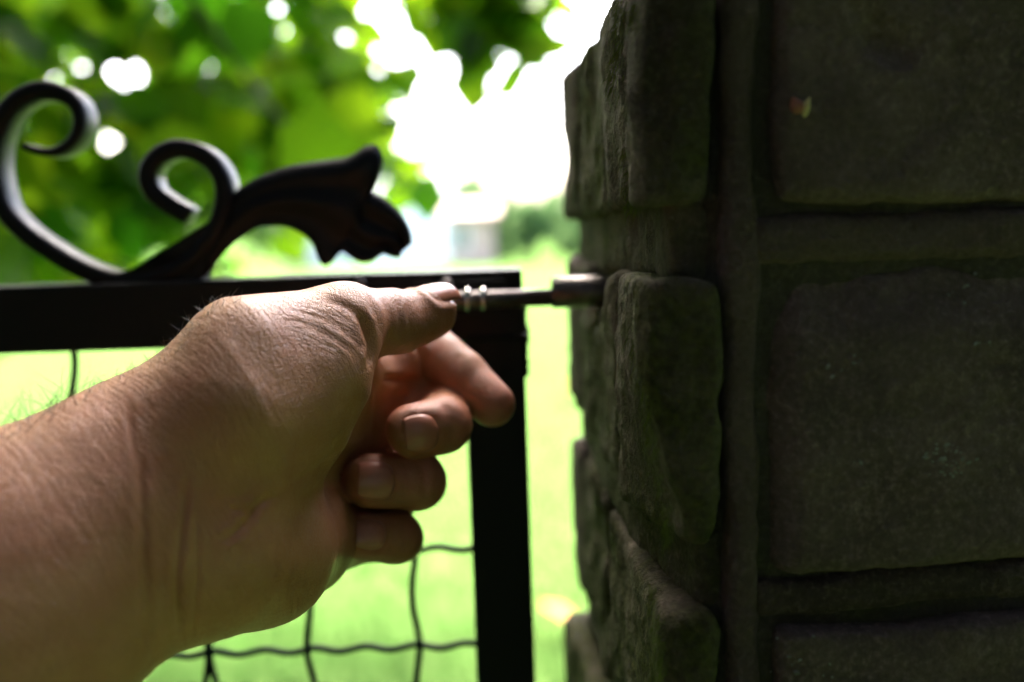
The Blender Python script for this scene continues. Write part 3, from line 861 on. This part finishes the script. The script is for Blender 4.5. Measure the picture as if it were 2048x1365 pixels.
M_lichen = m_simple('lichen', (.20, .20, .19), .9, 0, 0, 600, .4, 0, .1)
tag(link('lichen', bm_mesh(bm), M_lichen, pillar), kind='stuff')

# ------------------------------------------------------------------ hand and arm (camera frame, mm)
def K(px, py, d): return np.array([(px - 1024) / F * d, -(py - 682.5) / F * d, -float(d)])
class Cone:
    def __init__(s, a, b, ra, rb, n=None, fl=1.0):
        s.a, s.b, s.ra, s.rb = np.array(a, float), np.array(b, float), ra, rb
        s.ba = s.b - s.a; s.l2 = max(1e-6, s.ba @ s.ba); s.n = None
        if n is not None:
            ax = s.ba / math.sqrt(s.l2); n = np.array(n, float); n -= ax * (n @ ax); s.n = n / np.linalg.norm(n); s.fl = fl
    def __call__(s, p):
        t = np.clip(((p - s.a) @ s.ba) / s.l2, 0, 1)
        q = p - s.a - t[:, None] * s.ba
        if s.n is not None:
            c = q @ s.n; q = q + (c * (s.fl - 1))[:, None] * s.n
        return np.sqrt((q * q).sum(1)) - (s.ra + (s.rb - s.ra) * t)
def chain(js, rs, **kw): return [Cone(js[i], js[i + 1], rs[i], rs[i + 1], **kw) for i in range(len(js) - 1)]
wrist = K(318, 1000, 258)
adir = np.array([-.69, -.45, .56]); adir /= np.linalg.norm(adir)
wdir = np.array([-.49, .84, .07]); nrm = np.cross(adir, wdir); nrm /= np.linalg.norm(nrm)
elbow = wrist + adir * 245; shoulder = elbow + np.array([.25, .12, 1.0]) * 230
MC = {'i': K(712, 757, 329), 'm': K(690, 852, 335), 'r': K(634, 972, 349), 'p': K(626, 1066, 346)}
J = {'i': [MC['i'], K(856, 694, 350), K(925, 752, 342), K(984, 808, 336)],
     'm': [MC['m'], K(886, 818, 347), K(886, 850, 325), K(826, 861, 318)],
     'r': [MC['r'], K(840, 966, 350), K(834, 963, 324), K(738, 962, 318)],
     'p': [MC['p'], K(798, 1078, 346), K(792, 1075, 325), K(730, 1074, 320)]}
RD = {'i': [10.5, 9.2, 8.5, 7.6], 'm': [10.5, 9.6, 9.2, 8.6], 'r': [10, 9.4, 9.2, 8.5], 'p': [9.5, 8.4, 8.2, 7.6]}
th_cmc, th_mcp, th_ip, th_tip = K(486, 706, 264), K(690, 642, 288), K(788, 640, 305), K(861, 623, 316)
GROUPS = []        # (prims, k inside, k joining)
GROUPS.append((chain([shoulder, elbow, elbow + (wrist - elbow) * .35, wrist - (wrist - elbow) * .16, wrist], [46, 42, 44, 35, 33.0], n=nrm, fl=1.42), 8, 1))
palm = [Cone(wrist, MC['i'] * .25 + wrist * .75, 24, 22, n=nrm, fl=1.3)]
for f_, r_ in zip('imrp', (11.5, 12, 12, 11.5)):
    palm.append(Cone(wrist * .72 + MC[f_] * .28, MC[f_], 15, r_))
GROUPS.append((palm, 9, 14))
GROUPS.append(([Cone(K(440, 1105, 262), K(520, 1105, 276), 20, 19.5), Cone(K(520, 1105, 276), K(600, 1078, 312), 19.5, 16.5), Cone(K(600, 1078, 312), K(662, 1062, 338), 16.5, 13.6)], 5, 13))   # hypothenar
GROUPS.append(([Cone(th_cmc, th_mcp, 15.5, 9.9), Cone(K(470, 820, 262), K(640, 742, 276), 22, 13.2), Cone(K(500, 880, 266), K(588, 828, 274), 17, 16.5), Cone(K(640, 742, 276), K(690, 650, 284), 12.6, 10.6)], 7, 12))   # thenar
GROUPS.append(([Cone(th_mcp, th_ip, 10.3, 8.9), Cone(th_ip, K(828, 637, 311), 8.8, 7.2), Cone(K(828, 637, 311), th_tip, 7.2, 7.6), Cone(K(772, 650, 300), K(800, 655, 306), 8.0, 7.5), Cone(K(845, 632, 312), K(862, 630, 315), 7.6, 7.0)], 4, 2.2))
GROUPS.append(([Cone(K(690, 700, 305), MC['i'], 8, 11), Cone(K(640, 915, 352), K(745, 900, 353), 9.5, 9), Cone(K(620, 1025, 350), K(720, 1022, 350), 9, 8.5)], 4, 8))                                       # first web
for f_ in 'imrp':
    GROUPS.append((chain(J[f_][:2], RD[f_][:2]), 2, 5))
for f_ in 'imrp':
    js, rs = J[f_][1:], RD[f_][1:]
    pr = chain(js, rs)
    t = js[2] - js[1]; t /= np.linalg.norm(t)
    if f_ == 'i':
        nd = np.array([.35, -.35, .87]); pr.append(Cone(js[1] * .35 + js[2] * .65 + nd * 1.2, js[2] + nd * 1.0 - t * .5, 7.0, 6.6))
        pr.append(Cone(js[0] * .6 + js[1] * .4 + nd * 1.6, js[0] * .45 + js[1] * .55 + nd * 1.6, 7.8, 7.8))
    GROUPS.append((pr, 2.2, 1.0))
for pr, ki, kj in GROUPS:
    for c in pr: c.bound = None
def hand_f(p, ctr, rad):
    tot = np.full(len(p), 60.0); first = True
    c1 = ctr[None]
    for pr, ki, kj in GROUPS:
        g = None
        for c in pr:
            if c(c1)[0] - rad * (1.45 if c.n is not None else 1.0) > 24: continue
            d = c(p) / (1.2 if c.n is not None else 1.0)
            g = d if g is None else smin(g, d, ki)
        if g is None: continue
        tot = g if first else smin(tot, g, kj); first = False
    return tot
allj = np.array([c.a for pr, _, _ in GROUPS for c in pr] + [c.b for pr, _, _ in GROUPS for c in pr])
hv, hq = surface_nets(hand_f, allj.min(0) - 50, allj.max(0) + 50, .75, n=24)

def project(V):
    d = -V[:, 2]; return np.stack([V[:, 0] / d * F + 1024, -V[:, 1] / d * F + 682.5], 1), d
def seg_dist(p, pl):
    best = np.full(len(p), 1e9); tt = np.zeros(len(p)); n = len(pl) - 1
    for i in range(n):
        a = np.array(pl[i], float); b = np.array(pl[i + 1], float); ba = b - a
        t = np.clip(((p - a) @ ba) / (ba @ ba), 0, 1); d = np.linalg.norm(p - a - t[:, None] * ba, axis=1)
        m = d < best; best[m] = d[m]; tt[m] = (i + t[m]) / n
    return best, tt
# relax a little, then press the creases
def relax(V, Q, it, lam=.5):
    for _ in range(it):
        A = np.zeros_like(V); cnt = np.zeros(len(V))
        for j in range(4):
            for k in (1, 3):
                np.add.at(A, Q[:, j], V[Q[:, (j + k) % 4]]); np.add.at(cnt, Q[:, j], 1)
        V = V + lam * (A / np.maximum(cnt, 1)[:, None] - V)
    return V
hv = relax(hv, hq, 2)
hn = vert_normals(hv, hq)
pp, dd = project(hv)
view = -hv / np.linalg.norm(hv, axis=1, keepdims=True)
facing = (hn * view).sum(1)
vis = (dd > 200) & (facing > -.05)
disp = np.zeros(len(hv))
CREASES = [  # pixels, width px, depth mm, max depth
    ([(560, 640), (610, 648), (660, 672), (705, 705), (722, 735)], 5, .22, 300), ([(600, 628), (650, 640), (695, 668), (728, 705)], 5, .2, 305),
    ([(640, 600), (690, 612), (722, 640), (735, 690)], 7, .45, 305), ([(718, 622), (734, 660), (742, 700), (738, 742)], 7, 1.3, 312),
    ([(375, 930), (372, 1000), (362, 1080), (354, 1160), (358, 1240), (366, 1300)], 7, .75, 275), ([(392, 1010), (396, 1100), (392, 1200), (386, 1280)], 5, .4, 275),
    ([(278, 860), (282, 960), (286, 1060), (290, 1160), (300, 1270), (318, 1360)], 9, .6, 270), ([(255, 800), (262, 860), (270, 930)], 6, .3, 270),
    ([(560, 985), (520, 1008), (496, 1040), (470, 1068), (430, 1090)], 8, .8, 290), ([(455, 1018), (490, 1022), (512, 1012)], 6, .4, 290), ([(440, 995), (480, 990), (500, 985)], 7, .3, 290),
    ([(835, 690), (846, 720), (844, 765)], 7, 1.0, 365), ([(922, 700), (914, 740), (912, 790)], 9, .5, 360), ([(765, 758), (845, 762)], 7, 1.0, 365), ([(760, 765), (753, 830), (748, 885)], 8, 1.0, 368),
    ([(690, 860), (650, 925), (560, 985)], 8, .5, 290),
    ([(795, 590), (800, 640), (806, 690)], 6, .35, 320), ([(815, 600), (818, 650), (824, 685)], 5, .25, 320), ([(740, 585), (748, 640)], 6, .3, 320),
    ([(885, 800), (905, 850), (905, 890)], 8, .35, 330), ([(842, 925), (850, 960), (848, 1000)], 8, .4, 330), ([(805, 1040), (812, 1075), (808, 1110)], 7, .3, 332)]
for pl, wpx, dep, dmax in CREASES:
    m = np.where(vis & (dd < dmax))[0]
    pl = catmull(pl, 5)
    d, t = seg_dist(pp[m], pl)
    fade = np.clip(np.minimum(t, 1 - t) * 5, 0, 1)
    disp[m] -= dep * np.exp(-(d / wpx) ** 2) * fade
    disp[m] += dep * .35 * np.exp(-((d - wpx * 2.2) / (wpx * 1.3)) ** 2) * fade
# many fine lines across the wrist and over the thumb joint
q = hv @ np.stack([adir, wdir, nrm], 1)
s_ar = (hv - wrist) @ adir
wr_m = sstep(70, 5, np.abs(s_ar + 5)) * (dd > 150)
lines = vnoise(np.stack([s_ar / 1.5 + .5 * vnoise(hv / 9.), q[:, 1] / 14., q[:, 2] / 14.], 1))
disp += .06 * lines * wr_m
disp += .35 * fbm(hv / 9., 3) * .35
# tendons and soft swell of the wrist
# nails: recess the bed
NAILS = [('m', (843, 867), (33, -2), (3, 37)), ('r', (752, 962), (37, 3), (-2, 38)), ('p', (742, 1070), (29, 2), (-2, 29))]
def nail_uv(p, c, u, v):
    M2 = np.array([[u[0], v[0]], [u[1], v[1]]], float); return (p - np.array(c)) @ np.linalg.inv(M2).T
for k, c, u, v in NAILS:
    uv = nail_uv(pp, c, u, v); m = (dd > 300) & (dd < 330) & (facing > -.1)
    se = (np.abs(uv[:, 0]) ** 4 + np.abs(uv[:, 1]) ** 4) ** .25
    disp += np.where(m, -.22 * np.exp(-((se - 1.0) / .15) ** 2) + .22 * np.exp(-((se - 1.3) / .18) ** 2) * (uv[:, 0] > -.8) - .35 * (se < 1), 0)
ax = th_tip - th_ip; ax /= np.linalg.norm(ax)
upn = np.array([.12, 1.0, .30]); upn -= ax * (upn @ ax); upn /= np.linalg.norm(upn); sd = np.cross(ax, upn)
rl = hv - th_tip; tu = (rl @ ax - 1.0) / 6.2; ta = np.arctan2(rl @ sd, rl @ upn) / .9
se = (np.abs(tu) ** 4 + np.abs(ta) ** 4) ** .25
tm = (np.linalg.norm(rl, axis=1) < 17) & (rl @ upn > -3)
disp += np.where(tm, -.4 * np.exp(-((se - 1.0) / .14) ** 2) + .5 * np.exp(-((se - 1.32) / .2) ** 2) * (tu < .6) * (ta > -1.2) - .2 * (se < 1), 0)
hv = hv + hn * disp[:, None]
jc = catmull([(540, 640), (610, 648), (660, 672), (705, 705), (728, 760)], 8)
jd, jt = seg_dist(pp, jc)
jn = np.array(jc); ji = np.clip((jt * (len(jn) - 1)).astype(int), 0, len(jn) - 2); jv = jn[ji + 1] - jn[ji]; jw = pp - jn[ji]
j_across = np.sign(jv[:, 0] * jw[:, 1] - jv[:, 1] * jw[:, 0]) * jd / 7.2
j_mask = np.exp(-(j_across / 5.5) ** 2) * sstep(0, .25, jt) * sstep(1, .85, jt) * (facing > 0) * (dd < 305) * (dd > 200)
w_across = s_ar + 1.5 * vnoise(hv / 14.)
w_mask = np.maximum(wr_m * .8, .35 * (s_ar > -5)) * (dd < 300)
red = np.zeros(len(hv))
for f_ in 'imrp':
    for a, b, c in ((2, 3, .95), (1, 2, .7), (0, 1, .6)):
        t = Cone(J[f_][a], J[f_][b], RD[f_][a], RD[f_][b])(hv); red = np.maximum(red, c * np.exp(-np.clip(t, 0, 99) / 2.5))
red = np.maximum(red, .55 * np.exp(-np.clip(Cone(th_ip, th_tip, 9, 7.6)(hv), 0, 99) / 4))
red = np.maximum(red, .5 * sstep(318, 335, dd))
red = np.maximum(red, .45 * np.exp(-((pp - np.array([470, 1020])) ** 2).sum(1) / 60. ** 2) * (dd < 300))
CM = np.array(CAM_M)
def cam2w(V): return (V / 1000.) @ CM[:3, :3].T + CM[:3, 3]
me = mesh_np(cam2w(hv), hq)
for nm, val in (('red', red), ('joint_across', j_across), ('joint_along', jt * 40), ('joint_mask', j_mask),
                ('wrist_across', w_across), ('wrist_along', q[:, 1]), ('wrist_mask', w_mask)):
    at = me.attributes.new(nm, 'FLOAT', 'POINT'); at.data.foreach_set('value', np.ascontiguousarray(val, dtype=np.float32))
person = empty('person', Vector(cam2w(elbow[None])[0].tolist()), 'person reaching in from the left, bare left forearm and hand gripping the bolt', 'person')
arm = link('arm', me, M_skin, person)

def march(px, ctr_d):
    """first hit of camera rays with the hand"""
    dirs = np.stack([(px[:, 0] - 1024) / F, -(px[:, 1] - 682.5) / F, -np.ones(len(px))], 1); ln = np.linalg.norm(dirs, axis=1, keepdims=True); dirs /= ln
    t = np.full(len(px), float(ctr_d - 25)); ctr = dirs.mean(0) * ctr_d
    for _ in range(60): t = t + .8 * hand_f(dirs * t[:, None], ctr, 30)
    return dirs * t[:, None]
for k, c, u, v in NAILS:
    n_ = 20; V = []; g = np.linspace(-1, 1, n_)
    gu, gv = np.meshgrid(g, g, indexing='ij'); gu = gu.ravel(); gv = gv.ravel()
    # square -> rounded square
    su = gu * np.sqrt(1 - .5 * gv ** 2 * (gu > 0)) ; sv_ = gv * np.sqrt(1 - .36 * gu ** 2)
    px = np.array(c) + su[:, None] * np.array(u) * 1.0 + sv_[:, None] * np.array(v) * 1.0
    hit = march(px, 320)
    # nail plate: smooth the finger surface with a quadratic fit, then set it proud
    A = np.stack([np.ones_like(gu), gu, gv, gu * gu, gv * gv, gu * gv, gu ** 2 * gv ** 2], 1)
    co, *_ = np.linalg.lstsq(A, hit[:, 2], rcond=None); z = A @ co
    V = px_w = hit * (z / hit[:, 2])[:, None]
    out = -V / np.linalg.norm(V, axis=1, keepdims=True)
    edge = np.maximum(np.abs(gv) ** 6, np.clip(gu, 0, 1) ** 6)
    V = V + out * (.22 - .55 * edge + .15 * np.clip(-gu, 0, 1) ** 2)[:, None]
    Q = np.array([(i * n_ + j, (i + 1) * n_ + j, (i + 1) * n_ + j + 1, i * n_ + j + 1) for i in range(n_ - 1) for j in range(n_ - 1)])
    o = link('fingernail', mesh_np(cam2w(V), Q), M_nail, arm)
    md = o.modifiers.new('s', 'SOLIDIFY'); md.thickness = .0005; md.offset = 0
# thumb nail, on the upper far side of the tip
n_ = 18; V = []
for i in range(n_):
    for j in range(n_):
        u = -1 + 2 * i / (n_ - 1); v = (-1 + 2 * j / (n_ - 1)) * math.sqrt(1 - .3 * max(0, -u) ** 2)
        ang = v * .92; rr_ = 8.3 - .5 * (abs(v) ** 6) - .5 * max(0, -u) ** 4
        V.append(th_tip + ax * (1.0 + u * 6.2) + (upn * math.cos(ang) * rr_ * (1 - .06 * max(0, u) ** 2) + sd * math.sin(ang) * (rr_ - .2)))
Q = np.array([(i * n_ + j, (i + 1) * n_ + j, (i + 1) * n_ + j + 1, i * n_ + j + 1) for i in range(n_ - 1) for j in range(n_ - 1)])
o = link('fingernail', mesh_np(cam2w(np.array(V)), Q), M_nail, arm)
md = o.modifiers.new('s', 'SOLIDIFY'); md.thickness = .0005; md.offset = 0

# arm hair: fine tapered hairs along the upper edge of forearm and wrist
M_hair = m_simple('hair', (.035, .022, .014), .5)
top = np.where((np.abs(facing) < .55) & (hn @ wdir > .55) & (s_ar > -38) & (s_ar < 150))[0]
sel = rng.choice(top, 750, replace=False)
hvv, hff = [], []
for i in sel:
    p = Vector(hv[i].tolist()); nn = Vector(hn[i].tolist()); a = Vector(adir.tolist())
    l = random.uniform(4, 15) * (1 if s_ar[i] > 5 else .35)
    d = (nn * random.uniform(.35, .8) - a * random.uniform(-.2, .9) + Vector((random.gauss(0, .3), random.gauss(0, .3), random.gauss(0, .3)))).normalized()
    b = len(hvv); sg = 5
    cx = d.cross(nn); cx = cx.normalized() if cx.length > .01 else Vector((1, 0, 0)); cy = d.cross(cx).normalized()
    for s in range(sg):
        f = s / (sg - 1); r_ = .085 * (1 - .8 * f)
        c = p + d * l * f - nn * l * .28 * f * f
        for k in range(3): hvv.append(c + (cx * math.cos(k * 2.094) + cy * math.sin(k * 2.094)) * r_)
    for s in range(sg - 1):
        for k in range(3): hff.append((b + s * 3 + k, b + s * 3 + (k + 1) % 3, b + s * 3 + 3 + (k + 1) % 3, b + s * 3 + 3 + k))
tag(link('hair', mesh_np(cam2w(np.array([tuple(x) for x in hvv])), np.array(hff)), M_hair, arm), kind='stuff')
